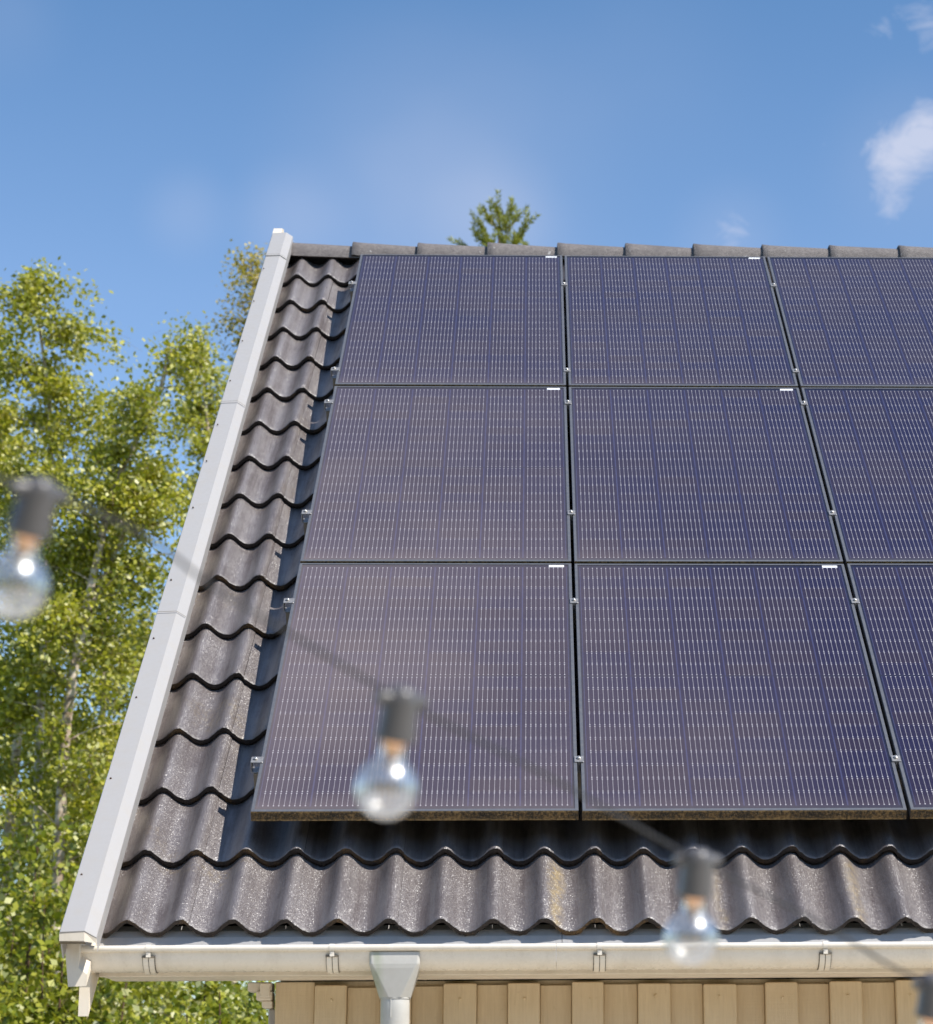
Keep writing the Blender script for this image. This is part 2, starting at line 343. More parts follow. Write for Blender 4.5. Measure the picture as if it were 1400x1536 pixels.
t = NT('brass_cap'); t.set(Base_Color=(.88, .52, .30), Metallic=1.0, Roughness=.24); M_BRASS = t.m
t = NT('filament_white'); t.set(Base_Color=(.8, .55, .35), Roughness=.5); M_FIL = t.m
t = NT('bulb_glass')
t.n.remove(t.b)
def gloss(r, v):
    n = t.n.new('ShaderNodeBsdfGlossy'); n.inputs['Roughness'].default_value = r; n.inputs['Color'].default_value = (v, v, v, 1); return n.outputs[0]
def mixs(f, a, b):
    n = t.n.new('ShaderNodeMixShader'); t.put(n.inputs[0], f); t.l.new(a, n.inputs[1]); t.l.new(b, n.inputs[2]); return n.outputs[0]
tr_ = t.n.new('ShaderNodeBsdfTransparent'); tr_.inputs['Color'].default_value = (.97, .97, .96, 1)
tl_ = t.n.new('ShaderNodeBsdfTranslucent'); tl_.inputs['Color'].default_value = (.85, .84, .82, 1)
lw = t.n.new('ShaderNodeLayerWeight'); lw.inputs['Blend'].default_value = .35
zb = t.sep(t.map())[2]
milk = t.rng(zb, -.050, -.064, .02, .20)
body = mixs(milk, tr_.outputs[0], tl_.outputs[0])
refl = mixs(.38, gloss(.04, .95), gloss(.30, .9))
t.l.new(mixs(t.rng(lw.outputs['Facing'], 0, 1, .30, .78), body, refl), t.out.inputs['Surface']); M_BULB = t.m

def leaf_mat(name, stops, trans=.36, spec=.5):
    t = NT(name); g = t.n.new('ShaderNodeNewGeometry'); rnd = g.outputs['Random Per Island']
    c = t.ramp(rnd, stops); pn = t.noise(g.outputs['Position'], 1.3, 3, .6)
    c = t.mix(t.rng(pn, .35, .7, 0, .5), c, stops[0][1])
    t.set(Base_Color=c, Roughness=.42, Specular_IOR_Level=spec)
    tr = t.n.new('ShaderNodeBsdfTranslucent'); t.l.new(t.mix(.35, c, (.74, .70, .05)), tr.inputs['Color'])
    mx = t.n.new('ShaderNodeMixShader'); mx.inputs[0].default_value = trans
    t.l.new(t.b.outputs[0], mx.inputs[1]); t.l.new(tr.outputs[0], mx.inputs[2]); t.l.new(mx.outputs[0], t.out.inputs['Surface'])
    return t.m
M_LEAF = leaf_mat('birch_leaf', [(0, (.13, .165, .010)), (.40, (.44, .43, .022)), (.75, (.64, .58, .08)), (1, (.86, .82, .44))])
M_LEAFB = leaf_mat('birch_leaf_tan', [(0, (.24, .20, .02)), (.5, (.46, .36, .05)), (1, (.62, .46, .14))])
M_SHRUB = leaf_mat('shrub_leaf', [(0, (.08, .125, .010)), (.5, (.34, .36, .022)), (.85, (.58, .55, .07)), (1, (.86, .82, .46))])
M_NEEDLE = leaf_mat('pine_needle', [(0, (.15, .18, .02)), (.5, (.33, .35, .035)), (1, (.50, .47, .08))], .25)
t = NT('birch_bark'); ob = t.map(scale=(1, 1, 3)); a = t.noise(ob, 5, 5, .7); b = t.noise(t.map(), 2.2, 3)
c = t.ramp(a, [(.36, (.07, .05, .04)), (.44, (.50, .40, .31)), (.58, (.78, .67, .56))]); c = t.mix(t.rng(b, .45, .62, 0, .65), c, (.26, .16, .085))
t.set(Base_Color=c, Roughness=.8); M_BARK = t.m
t = NT('brown_bark'); a = t.noise(t.map(), 9, 5, .7); t.set(Base_Color=t.ramp(a, [(.3, (.06, .035, .022)), (.7, (.20, .12, .07))]), Roughness=.9); M_BARK2 = t.m
t = NT('lawn'); a = t.noise(t.map(), 1.2, 6, .65); b = t.noise(t.map(), 40, 3, .7)
t.set(Base_Color=t.mix(t.rng(b, .3, .7, 0, .6), t.mix(a, (.045, .08, .018), (.10, .13, .03)), (.035, .055, .012)), Roughness=.9); M_LAWN = t.m
t = NT('pale_paving'); a = t.noise(t.map(), 2, 5, .65); b = t.noise(t.map(), 60, 3, .7)
t.set(Base_Color=t.mix(t.rng(b, .3, .7, 0, .5), t.mix(a, (.62, .57, .49), (.70, .65, .56)), (.40, .35, .29)), Roughness=.85); t.bump(b, .4, .004); M_PAVE = t.m

# ------------------------------------------------------------------ ground
g = MB(); g.add([(-600, -600, GZ), (600, -600, GZ), (600, 900, GZ), (-600, 900, GZ)], [(0, 1, 2, 3)])
o = g.build('ground', M_LAWN); o['kind'] = 'structure'
g = MB()
for i in range(-8, 16):
    for j in range(-18, 0):
        x0 = i*.8-.3; y0 = j*.6 + .0
        g.cbox(x0+.004, x0+.796, y0+.004, y0+.596, GZ+.006, GZ+.05+rng.uniform(-.002, .002), .005)
o = g.build('patio', M_PAVE); o['kind'] = 'structure'

# ------------------------------------------------------------------ house
RX0, RX1 = -.42, 5.90                       # tiled width
VR = 5.535                                  # ridge
RIDGE_Y = RP(0, VR, -.12)[1]
house = empty('house', (2.7, .097, GZ)); HL = Vector(house.location)
def hb(mb, name, mats, parent=None):        # parts are modelled in world coordinates and shifted into the house frame
    par = parent or house
    o = mb.build(name, mats, par); o.location = -HL if par is house else (0, 0, 0); return o
tag(house, 'beige board clad house with dark wavy tiled gable roof carrying the panels', 'house')
WX0, WX1, WY0, WY1, WZT = .080, 5.40, .097, 8.53, -.505

# front wall: raised boards over recessed boards, cut a little unevenly at the top
mb = MB(); rb = random.Random(3)
mb.box(WX0, WX1, WY0+.026, WY0+.12, GZ+.12, WZT)
x = WX0
mb.cbox(WX0, .199, WY0+.008, WY0+.0255, GZ+.15, WZT-.0015, .002)
k = 0; x = .2015
while x < WX1-.2:
    wdt = .0975 + rb.uniform(-.004, .004)
    a = x; b = x + wdt
    mb.cbox(a, b, WY0-.018+rb.uniform(-.002, .002), WY0+.0255, GZ+.15, WZT-.012+rb.uniform(-.006, .006), .003)
    nx = .2015 + (k+1)*.1965 + rb.uniform(-.006, .006)
    mb.cbox(b+.001, nx-.001, WY0+.010+rb.uniform(-.002, .002), WY0+.0255, GZ+.15, WZT-.016+rb.uniform(-.004, .004), .002)
    x = nx; k += 1
for i in range(26):
    for zz in (WZT-.055, WZT-.62, WZT-1.2): mb.tube([(.2015+i*.1965+.049+rb.uniform(-.006, .006), WY0-.0165, zz+rb.uniform(-.008, .008)), (.2015+i*.1965+.049, WY0-.0212, zz)], [.0042, .0030], 7)
front = hb(mb, 'wall', M_BEIGE)
# gable and rear walls with the same board rhythm
for gx, sgn in ((WX0, 1), (WX1, -1)):
    mb = MB(); zt = lambda y: min(RP(0, 0, 0)[2] + (min(y, 2*RIDGE_Y-y))*math.tan(S) - .32, 99)
    y = WY0+.13; i = 0
    while y < WY1-.05:
        y1 = min(y+.0985, WY1); off = .012 if i % 2 else 0
        xa, xb = (gx+.001+off, gx+.10) if sgn > 0 else (gx-.10, gx-.001-off)
        P = [(xx, yy, zz) for yy in (y+.0005, y1-.0005) for xx in (xa, xb) for zz in (GZ+.12, zt(yy))]
        mb.add(P, [(0, 1, 3, 2), (4, 6, 7, 5), (0, 4, 5, 1), (2, 3, 7, 6), (1, 5, 7, 3), (0, 2, 6, 4)]); y = y1; i += 1
    hb(mb, 'wall', M_BEIGE)
mb = MB(); xx = WX0
while xx < WX1-.05:
    mb.box(xx, min(xx+.0985, WX1), WY1+.001, WY1+.03, GZ+.12, WZT-.001); xx += .1
hb(mb, 'wall', M_BEIGE)
mb = MB(); mb.box(WX0+.02, WX1-.02, WY0+.03, WY1-.02, GZ, GZ+.12); hb(mb, 'plinth', M_PAVE)
# corner trim on the gable side, stepped corbel at the wall head
mb = MB(); mb.cbox(WX0-.024, WX0-.002, WY0+.05, WY0+.15, GZ+.12, -.585, .003); hb(mb, 'corner_board', M_WHITE)
mb = MB()
mb.cbox(WX0-.085, WX0-.012, WY0+.01, WY0+.10, -.534, -.5065, .003)
mb.cbox(WX0-.056, WX0-.010, WY0-.012, WY0+.095, -.562, -.5345, .003)
mb.cbox(WX0-.040, WX0-.009, WY0+.004, WY0+.09, -.584, -.5625, .003)
mb.cbox(WX0-.044, WX0-.014, WY0-.022, WY0-.013, -.552, -.512, .002)
hb(mb, 'corbel', M_TRIM)
# eave box
mb = MB(); mb.cbox(-.408, 5.86, -.172, -.150, -.5055, -.41, .002); hb(mb, 'fascia_board', M_TRIM); mb = MB(); mb.cbox(-.408, 5.86, 2*RIDGE_Y+.150, 2*RIDGE_Y+.172, -.505, -.41, .002)
hb(mb, 'fascia_board', M_TRIM)
mb = MB()
for i in range(3): mb.cbox(-.405, 5.86, -.149+i*.083, -.149+i*.083+.0815, -.503+(i == 1)*.001, -.485, .002)
hb(mb, 'soffit', M_TRIM)
for xa, xb in ((-.405, WX0), (WX1, 5.86)):
    n = 24
    for sy in (0, 1):
        mb = MB()
        for i in range(n):
            va = -.05+i*(VR-.05)/n; vb = va+(VR-.05)/n-.003
            P = [RP(a_, v_, h_) for a_ in (xa, xb) for v_ in (va, vb) for h_ in (-.262, -.245)]
            if sy: P = [(p[0], 2*RIDGE_Y-p[1], p[2]) for p in P]
            mb.add(P, [(0, 1, 3, 2), (4, 6, 7, 5), (0, 4, 5, 1), (2, 3, 7, 6), (1, 5, 7, 3), (0, 2, 6, 4)])
        hb(mb, 'soffit', M_TRIM)
# barge boards: outer upper board and inner lower board, plumb cut at the eave
def barge(x0, x1, y_front, z_top, z_bot, sc=1.0):
    mb = MB(); tn = math.tan(S)
    for sy in (0, 1):
        yr = RIDGE_Y
        poly = [(y_front, z_bot), (yr-.001, z_bot+(yr-y_front)*tn), (yr-.001, z_top+(yr-y_front)*tn), (y_front, z_top)]
        if sy: poly = [(2*yr-y, z) for y, z in poly]
        mb = MB(); mb.prism(poly, x0, x1); hb(mb, 'barge_board', M_TRIM)
mb = MB(); tn = math.tan(S)                    # outer barge box, cut back round the gutter end
YF = -.335
sec = [(-.481, -.335), (-.437, -.335), (-.4375, -.490), (-.412, -.508), (-.412, -.541), (-.464, -.543), (-.481, -.410)]
y1_ = RIDGE_Y-.001; P = [(x_, YF, z_) for x_, z_ in sec] + [(x_, y1_, z_+(y1_-YF)*tn) for x_, z_ in sec]; n_ = len(sec)
mb.add(P, [tuple(range(n_)), tuple(range(2*n_-1, n_-1, -1))] + [(i, n_+i, n_+(i+1) % n_, (i+1) % n_) for i in range(n_)])
hb(mb, 'barge_board', M_TRIM)
mb = MB(); mb.prism([(2*RIDGE_Y+.405, -.397), (2*RIDGE_Y+.405, -.545), (RIDGE_Y+.001, -.545+(RIDGE_Y+.405)*tn), (RIDGE_Y+.001, -.397+(RIDGE_Y+.405)*tn)], -.476, -.430); hb(mb, 'barge_board', M_TRIM)
barge(-.4465, -.417, -.255, -.425, -.622)
barge(5.876, 5.92, -.405, -.395, -.545)
barge(5.8615, 5.875, -.255, -.40, -.622)

# roof tiles, each tile two waves wide with its own tiny misfit
PITCH, CREST, VN0, VSTEP = .1524, -.1690, -.416, .3690
AMP = .0235; HC = -.1335                     # wave half height and mid level at the nose
def wave(u): 
    a = 2*math.pi*(u-CREST)/PITCH
    return AMP*(math.cos(a) + .10*math.cos(2*a) - .10)
mb = MB(); rt = random.Random(11)
JO = CREST + .026                            # side laps sit just right of every second crest
jmin = math.floor((RX0-JO)/(2*PITCH)); jmax = math.ceil((RX1-JO)/(2*PITCH))
NS = 34
for kc in range(16):
    v0 = VN0 + VSTEP*kc + {0: .016, 1: .014, 6: .014}.get(kc, 0); vlen = min(VSTEP+.05, VR-.03-v0)
    for j in range(jmin, jmax):
        ua = max(JO + j*2*PITCH + .00015, RX0); ub = min(JO + (j+1)*2*PITCH - .00015, RX1)
        if ub-ua < .01: continue
        dv = rt.gauss(0, .0022); dh = rt.gauss(0, .0011); til = rt.gauss(0, .0012); skew = rt.gauss(0, .0016)
        jag = [rt.gauss(0, .0008) for _ in range(NS+1)]; jag2 = [rt.gauss(0, .0007) for _ in range(NS+1)]
        srows = [0.0, .0035, .010, .05, .12, .20, .29, vlen]
        top = []
        for s_i, s_ in enumerate(srows):
            for i in range(NS+1):
                u = ua + (ub-ua)*i/NS; f = i/NS
                h = HC + wave(u) - .0285*min(s_, VSTEP)/VSTEP - (.0285*(s_-VSTEP)/VSTEP if s_ > VSTEP else 0) + dh + til*(f-.5)
                if s_i == 0: h -= .0045
                elif s_i == 1: h -= .0012
                edge = .0032*max(0, 1-min(f, 1-f)*2*PITCH/.004)          # dropped lap edges draw the joint
                if f > .93: h += .0016
                top.append((u, v0 + dv + skew*(f-.5) + s_ + (jag[i] if s_i < 2 else 0), h - edge + (jag2[i] if s_i == 0 else 0)))
        n = NS+1
        F = [(r*n+i, r*n+i+1, (r+1)*n+i+1, (r+1)*n+i) for r in range(len(srows)-1) for i in range(NS)]
        mb.add([RP(*p) for p in top], F, 0, True)
        nose = []                             # rough front edge and a short underside
        for (dvv, dhh) in ((0, 0), (.0015, -.011), (.003, -.0172 if kc == 0 else -.0205), (.045, -.0172 if kc == 0 else -.0205)):
            for i in range(n):
                u, v, h = top[i]; q = rt.gauss(0, .0009) if dvv and dvv < .04 else 0
                nose.append((u, v+dvv+q, h+dhh+q))
        F = [(r*n+i, (r+1)*n+i, (r+1)*n+i+1, r*n+i+1) for r in range(3) for i in range(NS)]
        mb.add([RP(*p) for p in nose], F, 1, True)
# underlay and the rear slope
P = [RP(RX0+.002, -.335, -.215), RP(RX1-.002, -.335, -.215), RP(RX1-.002, VR, -.215), RP(RX0+.002, VR, -.215)]
mb.add(P, [(0, 1, 2, 3)], 2); mb.add([(p[0], 2*RIDGE_Y-p[1], p[2]) for p in P], [(3, 2, 1, 0)], 2)
nu = int((RX1-RX0)/PITCH*10)
for kc in range(16):
    v0 = VN0 + VSTEP*kc; vl = min(VSTEP+.04, VR-.02-v0); rows = []
    for s_, dh in ((.002, -.024), (0, 0), (vl, -.031)):
        rows += [RP(RX0+(RX1-RX0)*i/nu, v0+s_, HC+wave(RX0+(RX1-RX0)*i/nu)+dh) for i in range(nu+1)]
    rows = [(p[0], 2*RIDGE_Y-p[1], p[2]) for p in rows]; n = nu+1
    mb.add(rows, [(r*n+i, (r+1)*n+i, (r+1)*n+i+1, r*n+i+1) for r in range(2) for i in range(nu)], 0, True)
roof = hb(mb, 'roof', [M_TILE, M_TEDGE, M_FELT]); 

# ridge caps: tapered half shells, each left end riding over the end of the one before
def ridge_cap(x0, x1, k):
    mb = MB(); rr = random.Random(100+k); n = 12; L = x1-x0+.045
    zc = RP(0, VR, -.12)[2]
    def ring(x, w, top, dz):
        pts = []
        for i in range(n+1):
            a = math.pi*i/n; ca, sa = math.cos(a), math.sin(a)
            y = -w*ca; z = zc - .096 + dz + (top*(abs(sa)**.78))
            pts.append((x, RIDGE_Y+y, z))
        return pts
    d = rr.uniform(-.003, .003); e = rr.uniform(-.003, .003)
    R = [ring(x0, .116, .100, .012+d-.006), ring(x0+.003, .119, .104, .012+d), ring(x0+.045, .117, .102, .009+d), ring(x0+L, .104, .090, .001+e)]
    inn = ring(x0+.001, .100, .088, .010+d)
    P = sum(R, []); m_ = n+1
    mb.add(P, [(r*m_+i, (r+1)*m_+i, (r+1)*m_+i+1, r*m_+i+1) for r in range(3) for i in range(n)], 0, True)
    mb.add(R[0]+inn, [(i, i+1, m_+i+1, m_+i) for i in range(n)], 1)
    inn2 = ring(x0+L, .088, .078, -.003+e)
    mb.add(inn+inn2, [(i, i+1, m_+i+1, m_+i) for i in range(n)], 1, True)
    mb.add(R[3]+inn2, [(i+1, i, m_+i, m_+i+1) for i in range(n)], 1)
    mb.add([R[0][0], R[1][0], R[2][0], R[3][0], inn2[0], inn[0]], [(0, 1, 2, 3, 4, 5)], 1)
    return hb(mb, 'ridge_cap', [M_RIDGE, M_TEDGE], roof)
capx = [-.405, -.07, .263, .621, .98, 1.33, 1.681, 2.037, 2.386, 2.747] + [2.747+.353*i for i in range(1, 9)] + [5.88]
for i in range(len(capx)-1): ridge_cap(capx[i], capx[i+1], i)

# white verge flashing in lapped lengths: flat cap, bevel down to the tiles, outer drop
def flashing(v0, v1, k, mirror=False, hz=0.0):
    mb = MB(); u0, u1, u2 = -.478, -.407, -.375
    prof = [(u0+.001, -.115), (u0, -.030), (u0+.002, -.027), (u1, -.024), (u1+.0015, -.0248), (u2, -.047), (u2-.001, -.095)]
    th = .0045
    P = []
    for v, dh in ((v0, hz), (v1, hz-.003)):
        P += [RP(u, v, h+dh) for u, h in prof] + [RP(u + (.004 if i < 2 else 0), v, h+dh-th) for i, (u, h) in enumerate(prof)]
    if mirror: P = [(5.5-.06-p[0]+.0, p[1], p[2]) for p in P]
    n = len(prof); F = []
    for i in range(n-1):
        F += [(i, i+1, 2*n+i+1, 2*n+i), (n+i+1, n+i, 3*n+i, 3*n+i+1), (i, n+i, n+i+1, i+1), (2*n+i, 2*n+i+1, 3*n+i+1, 3*n+i)]
    F += [(0, 2*n, 3*n, n), (n-1, 2*n-1, 4*n-1, 3*n-1)]
    mb.add(P, F)
    ft = hb(mb, 'verge_flashing', M_WHITE, roof)
    return ft
segs = [(-.585, 1.350, 0.002), (1.343, 3.272, -.001), (3.264, 5.157, -.003), (5.149, 5.503, -.002)]
for k, (a, b, hz) in enumerate(segs): flashing(a, b, k, hz=hz)
# dirt caught along the laps between the flashing lengths
for v in (1.3405, 3.2615, 5.1465):
    mb = MB(); pr = [(-.4786, -.060), (-.4786, -.0262), (-.407, -.0228), (-.3745, -.0460)]
    P = [RP(u, v_, h+.0042) for v_ in (v, v+.0035) for u, h in pr]; mb.add(P, [(i, i+1, 4+i+1, 4+i) for i in range(3)]); hb(mb, 'lap_seam', M_SEAM, roof)
# screws along the outer edge, dark rust marks round their heads
M_RUST = painted('rusty_screw', (.10, .07, .05), .7, (.2, .1, .05), .5, .3, .3)
for v in (4.944, 4.491, 3.976, 3.502, 3.021, 2.65, 2.212, 1.597, 1.151, .74, .232, -.30):
    mb = MB(); c0 = Vector(RP(-.462+rng.uniform(-.004, .004), v, -.0262)); nrm = Vector((0, -SS, CS))
    mb.tube([c0, c0+nrm*.003, c0+nrm*.005], [.0034, .0032, .002], 8); hb(mb, 'screw', M_RUST, roof)
# folded closing piece at the eave end and the raised cap at the ridge end
mb = MB()
q = [RP(-.478, -.586, -.030), RP(-.407, -.586, -.026), RP(-.375, -.586, -.049)]
mb.add([q[0], q[1], (q[1][0], q[1][1]+.002, q[1][2]-.024), (q[0][0], q[0][1]+.002, q[0][2]-.021)], [(0, 3, 2, 1)])
mb.add([q[1], q[2], (q[2][0]-.002, q[2][1]+.004, q[2][2]-.012), (q[1][0], q[1][1]+.002, q[1][2]-.026)], [(0, 3, 2, 1)])
mb.add([(-.478, q[0][1]+.004, q[0][2]-.021), (-.405, q[0][1]+.004, q[0][2]-.024), (-.405, q[0][1]+.02, q[0][2]-.028), (-.478, q[0][1]+.02, q[0][2]-.028)], [(0, 3, 2, 1)], 1)
hb(mb, 'flashing_end', [M_TRIM, M_SEAM], roof)
mb = MB()
A = RP(0, 5.505, -.045); yR = RIDGE_Y
for (x0, x1) in ((-.482, -.395),):
    P = [(x0, A[1]-.004, A[2]-.01), (x1, A[1]-.004, A[2]-.01), (x1+.014, A[1]-.002, A[2]-.03), (x0+.004, yR+.02, A[2]+.008), (x1+.004, yR+.02, A[2]+.008), (x1+.020, yR+.02, A[2]-.002), (x0-.006, yR+.06, A[2]+.012), (x0-.006, yR+.06, A[2]-.002)]
    mb.add(P, [(0, 1, 4, 3), (1, 2, 5, 4), (0, 3, 6, 7)])
    P2 = [(x0, 2*yR-A[1], A[2]-.02), (x1, 2*yR-A[1], A[2]-.02)]
    mb.add([P[3], P[4], P2[1], P2[0]], [(0, 1, 2, 3)])
hb(mb, 'flashing_end', M_WHITE, roof)
# rear and right verges, plain lengths
def vbox(u0, u1, v0, v1, back):
    mb = MB()
    P = [RP(u, v, h) for u in (u0, u1) for v in (v0, v1) for h in (-.11, -.03)]
    if back: P = [(p[0], 2*RIDGE_Y-p[1], p[2]) for p in P]
    mb.add(P, [(0, 1, 3, 2), (4, 6, 7, 5), (0, 4, 5, 1), (2, 3, 7, 6), (1, 5, 7, 3), (0, 2, 6, 4)])
    hb(mb, 'verge_flashing', M_WHITE, roof)
vbox(-.478, -.40, -.58, 5.49, True); vbox(5.875, 5.945, -.58, 5.56, False); vbox(5.875, 5.945, -.58, 5.56, True)
# pale sheet apron under the lowest tiles, running into the gutter, with lap joints
mb = MB(); xs = [-.405, .949, 2.75, 4.3, 5.86]
for i in range(len(xs)-1):
    a, b = xs[i]+.0008, xs[i+1]-.0008; o = .001*(i % 2)
    poly = [(-.152, -.358), (-.176-o, -.375), (-.188-o, -.394), (-.200-o, -.430), (-.205-o, -.470), (-.202-o, -.472), (-.197-o, -.430), (-.185-o, -.395), (-.174, -.377), (-.150, -.361)]
    mb = MB(); mb.prism(poly, a, b); hb(mb, 'eave_flashing', M_APRON, roof)

# ------------------------------------------------------------------ gutter
GX0, GX1, GY, GR, GZC = -.444, 5.92, -.2275, .0625, -.4345
gutter = empty('gutter', (GX0, GY, GZC)); GL = Vector(gutter.location)
tag(gutter, 'cream half round rain gutter running along the eave under the lowest tiles', 'gutter')
def gb(mb, name, mats):
    o = mb.build(name, mats, gutter); o.location = -GL; return o
mb = MB(); n = 18; prof = []
for i in range(n+1):
    a = math.pi + math.pi*i/n; prof.append((GY+GR*math.cos(a), GZC+GR*math.sin(a)))
inner = [(GY+(GR-.003)*math.cos(math.pi+math.pi*i/n), GZC+(GR-.003)*math.sin(math.pi+math.pi*i/n)) for i in range(n+1)]
for a, b in ((GX0+.03, .930), (.9315, 3.4), (3.4015, GX1)):
    P = [(x, y, z) for x in (a, b) for y, z in prof+inner]; m_ = n+1
    F = []
    for i in range(n):
        F += [(i, i+1, 2*m_+i+1, 2*m_+i), (m_+i+1, m_+i, 3*m_+i, 3*m_+i+1)]
    mb = MB(); mb.add(P, F, 0, True)
    mb.tube([(a, GY-GR-.0045, GZC+.001), (b, GY-GR-.0045, GZC+.001)], .0095, 14)
    gb(mb, 'trough', M_GUT)
mb = MB()                                      # end cap: closed half disc with a rolled collar
for x0, x1, r in ((GX0, GX0+.031, GR+.0015),):
    pr = [(GY+r*math.cos(math.pi+math.pi*i/n), GZC+r*math.sin(math.pi+math.pi*i/n)) for i in range(n+1)]
    mb.prism(pr+[(GY+r, GZC+.002)], x0, x0+.003)
    mb.add([(x, y, z) for x in (x0, x1) for y, z in pr], [(i, i+1, n+1+i+1, n+1+i) for i in range(n)], 0, True)
    mb.tube([(x0-.006, GY-GR-.0045, GZC+.001), (x1, GY-GR-.0045, GZC+.001)], .0112, 14)
gb(mb, 'end_cap', M_GUT)
mb = MB(); pr = [(GY+(GR-.006)*math.cos(math.pi+math.pi*i/n), GZC+(GR-.006)*math.sin(math.pi+math.pi*i/n)) for i in range(n+1)]
def bracket(xc):
    mb = MB(); m_ = 14
    for xa, xb, r0, r1, mi in ((xc-.0160, xc-.0012, GR, GR+.0065, 0), (xc+.0012, xc+.0160, GR, GR+.0065, 0), (xc-.0010, xc+.0010, GR, GR+.0045, 1), (xc-.0182, xc-.0162, GR, GR+.0028, 1), (xc+.0162, xc+.0182, GR, GR+.0028, 1)):  # outer dark strips: painted shade on both sides of the strap
        P = []
        for i in range(m_+1):
            a = math.pi*1.11 + math.pi*.86*i/m_
            for x, r in ((xa, r1), (xb, r1), (xb, r0+.0003), (xa, r0+.0003)): P.append((x, GY+r*math.cos(a), GZC+r*math.sin(a)))
        F = [(4*i+k, 4*i+(k+1) % 4, 4*i+4+(k+1) % 4, 4*i+4+k) for i in range(m_) for k in range(4)] + [(3, 2, 1, 0), (4*m_, 4*m_+1, 4*m_+2, 4*m_+3)]
        mb.add(P, F, mi)
    P = []                                     # clip hooked over the bead
    for i in range(9):
        a = math.radians(30 + 200*i/8)
        for x in (xc-.0075, xc+.0075): P.append((x, GY-GR-.0045+.0115*math.cos(a), GZC+.001+.0115*math.sin(a)))
    mb.add(P, [(2*i, 2*i+1, 2*i+3, 2*i+2) for i in range(8)], 0, True)
    mb.box(xc-.0065, xc+.0065, GY-GR-.0085, GY-GR-.004, GZC-.024, GZC-.009)
    mb.box(xc-.0185, xc+.0185, GY-GR-.0055, GY-GR+.0045, GZC-.0255, GZC-.0195, 1)
    mb.box(xc-.012, xc+.012, GY-.02, -.173, GZC+.004, GZC+.008)
    return gb(mb, 'bracket', [M_GUT, M_SEAM])
for xc in (-.246, .282, 1.057, 1.716, 2.43, 3.15, 3.9, 4.65, 5.4): bracket(xc)

# ------------------------------------------------------------------ drainpipe
pipe = empty('drainpipe', (.4625, GY, GZ)); PL = Vector(pipe.location)
tag(pipe, 'off white round drainpipe with flared hopper hanging below the gutter', 'drainpipe')
mb = MB()
def hop(z, hw, y0, y1, c): return [(.4625-hw, y0+c, z), (.4625-hw+c, y0, z), (.4625+hw-c, y0, z), (.4625+hw, y0+c, z), (.4625+hw, y1-c, z), (.4625+hw-c, y1, z), (.4625-hw+c, y1, z), (.4625-hw, y1-c, z)]
lv = [(-.4465, .0735, GY-GR-.004, GY+.058, .004), (-.480, .0735, GY-GR-.006, GY+.058, .007), (-.492, .0705, GY-GR-.0045, GY+.056, .011), (-.574, .0455, GY-.0455, GY+.045, .0275)]
P = sum([hop(*a) for a in lv], [])
# subdivide each octagon ring to round off toward the pipe
mb.add(P, [(r*8+k, (r+1)*8+k, (r+1)*8+(k+1) % 8, r*8+(k+1) % 8) for r in range(len(lv)-1) for k in range(8)])
hp = mb.build('hopper', M_PIPE, pipe); hp.location = -PL
bev = hp.modifiers.new('bevel', 'BEVEL'); bev.width = .003; bev.segments = 2; bev.limit_method = 'ANGLE'; bev.angle_limit = math.radians(12)
mb = MB()
path = smooth_path([(.4625, GY, -.566), (.4625, GY, -.62), (.4625, GY+.03, -.70), (.4625, GY+.19, -.86), (.4625, WY0-.075, -.95), (.4625, WY0-.075, -1.4), (.4625, WY0-.075, GZ+.12)], 6)
mb.tube(path, .0425, 28)
mb.tube([(.4625, GY, -.571), (.4625, GY, -.5775)], .0455, 28)
mb.box(.4515, .4545, GY-.0438, GY-.041, -.63, -.578)
pp = mb.build('pipe', M_PIPE, pipe); pp.location = -PL
mb = MB(); mb.tube([(.4625, WY0-.075, -1.6), (.4625, WY0-.075, -1.56)], .047, 24); mb.box(.4525, .4725, WY0-.03, WY0-.011, -1.595, -1.565); o = mb.build('clip', M_PIPE, pipe); o.location = -PL

# ------------------------------------------------------------------ mounting rails, panels, clamps
PW, PH, GU, GV = 1.002, 1.684, .012, .020
RAILV = [.296, 1.380, 2.115, 3.208, 3.574, 4.672]
ROWN = ['bottom', 'middle', 'top']; COLN = ['left', 'centre', 'right']
for i, rv_ in enumerate(RAILV):
    t_ = empty('mounting_rail', RP(-.022, rv_, -.07), (S, 0, 0))
    tag(t_, f'{["lower", "upper"][i % 2]} metal rail on the tiles, carrying the {ROWN[i//2]} row of solar panels', 'rail', 'rails under the solar panels')
    mb = MB(); L = 3.076
    # open C channel
    for (a, b, c_, d) in ((-.020, .020, -.034, -.031), (-.020, -.017, -.0305, .034), (.017, .020, -.0305, .034), (-.0165, -.006, .031, .034), (.006, .0165, .031, .034)):
        mb.box(0, L, a, b, c_, d)
    mb.build('rail', M_RAIL, t_)
    for k in range(5):
        xk = .30 + k*.61; mb = MB()
        mb.box(xk, xk+.03, -.05, .02, -.044, -.0345); mb.box(xk, xk+.03, .0, .10, -.050, -.0435)
        mb.build('roof_hook', M_RAIL, t_)

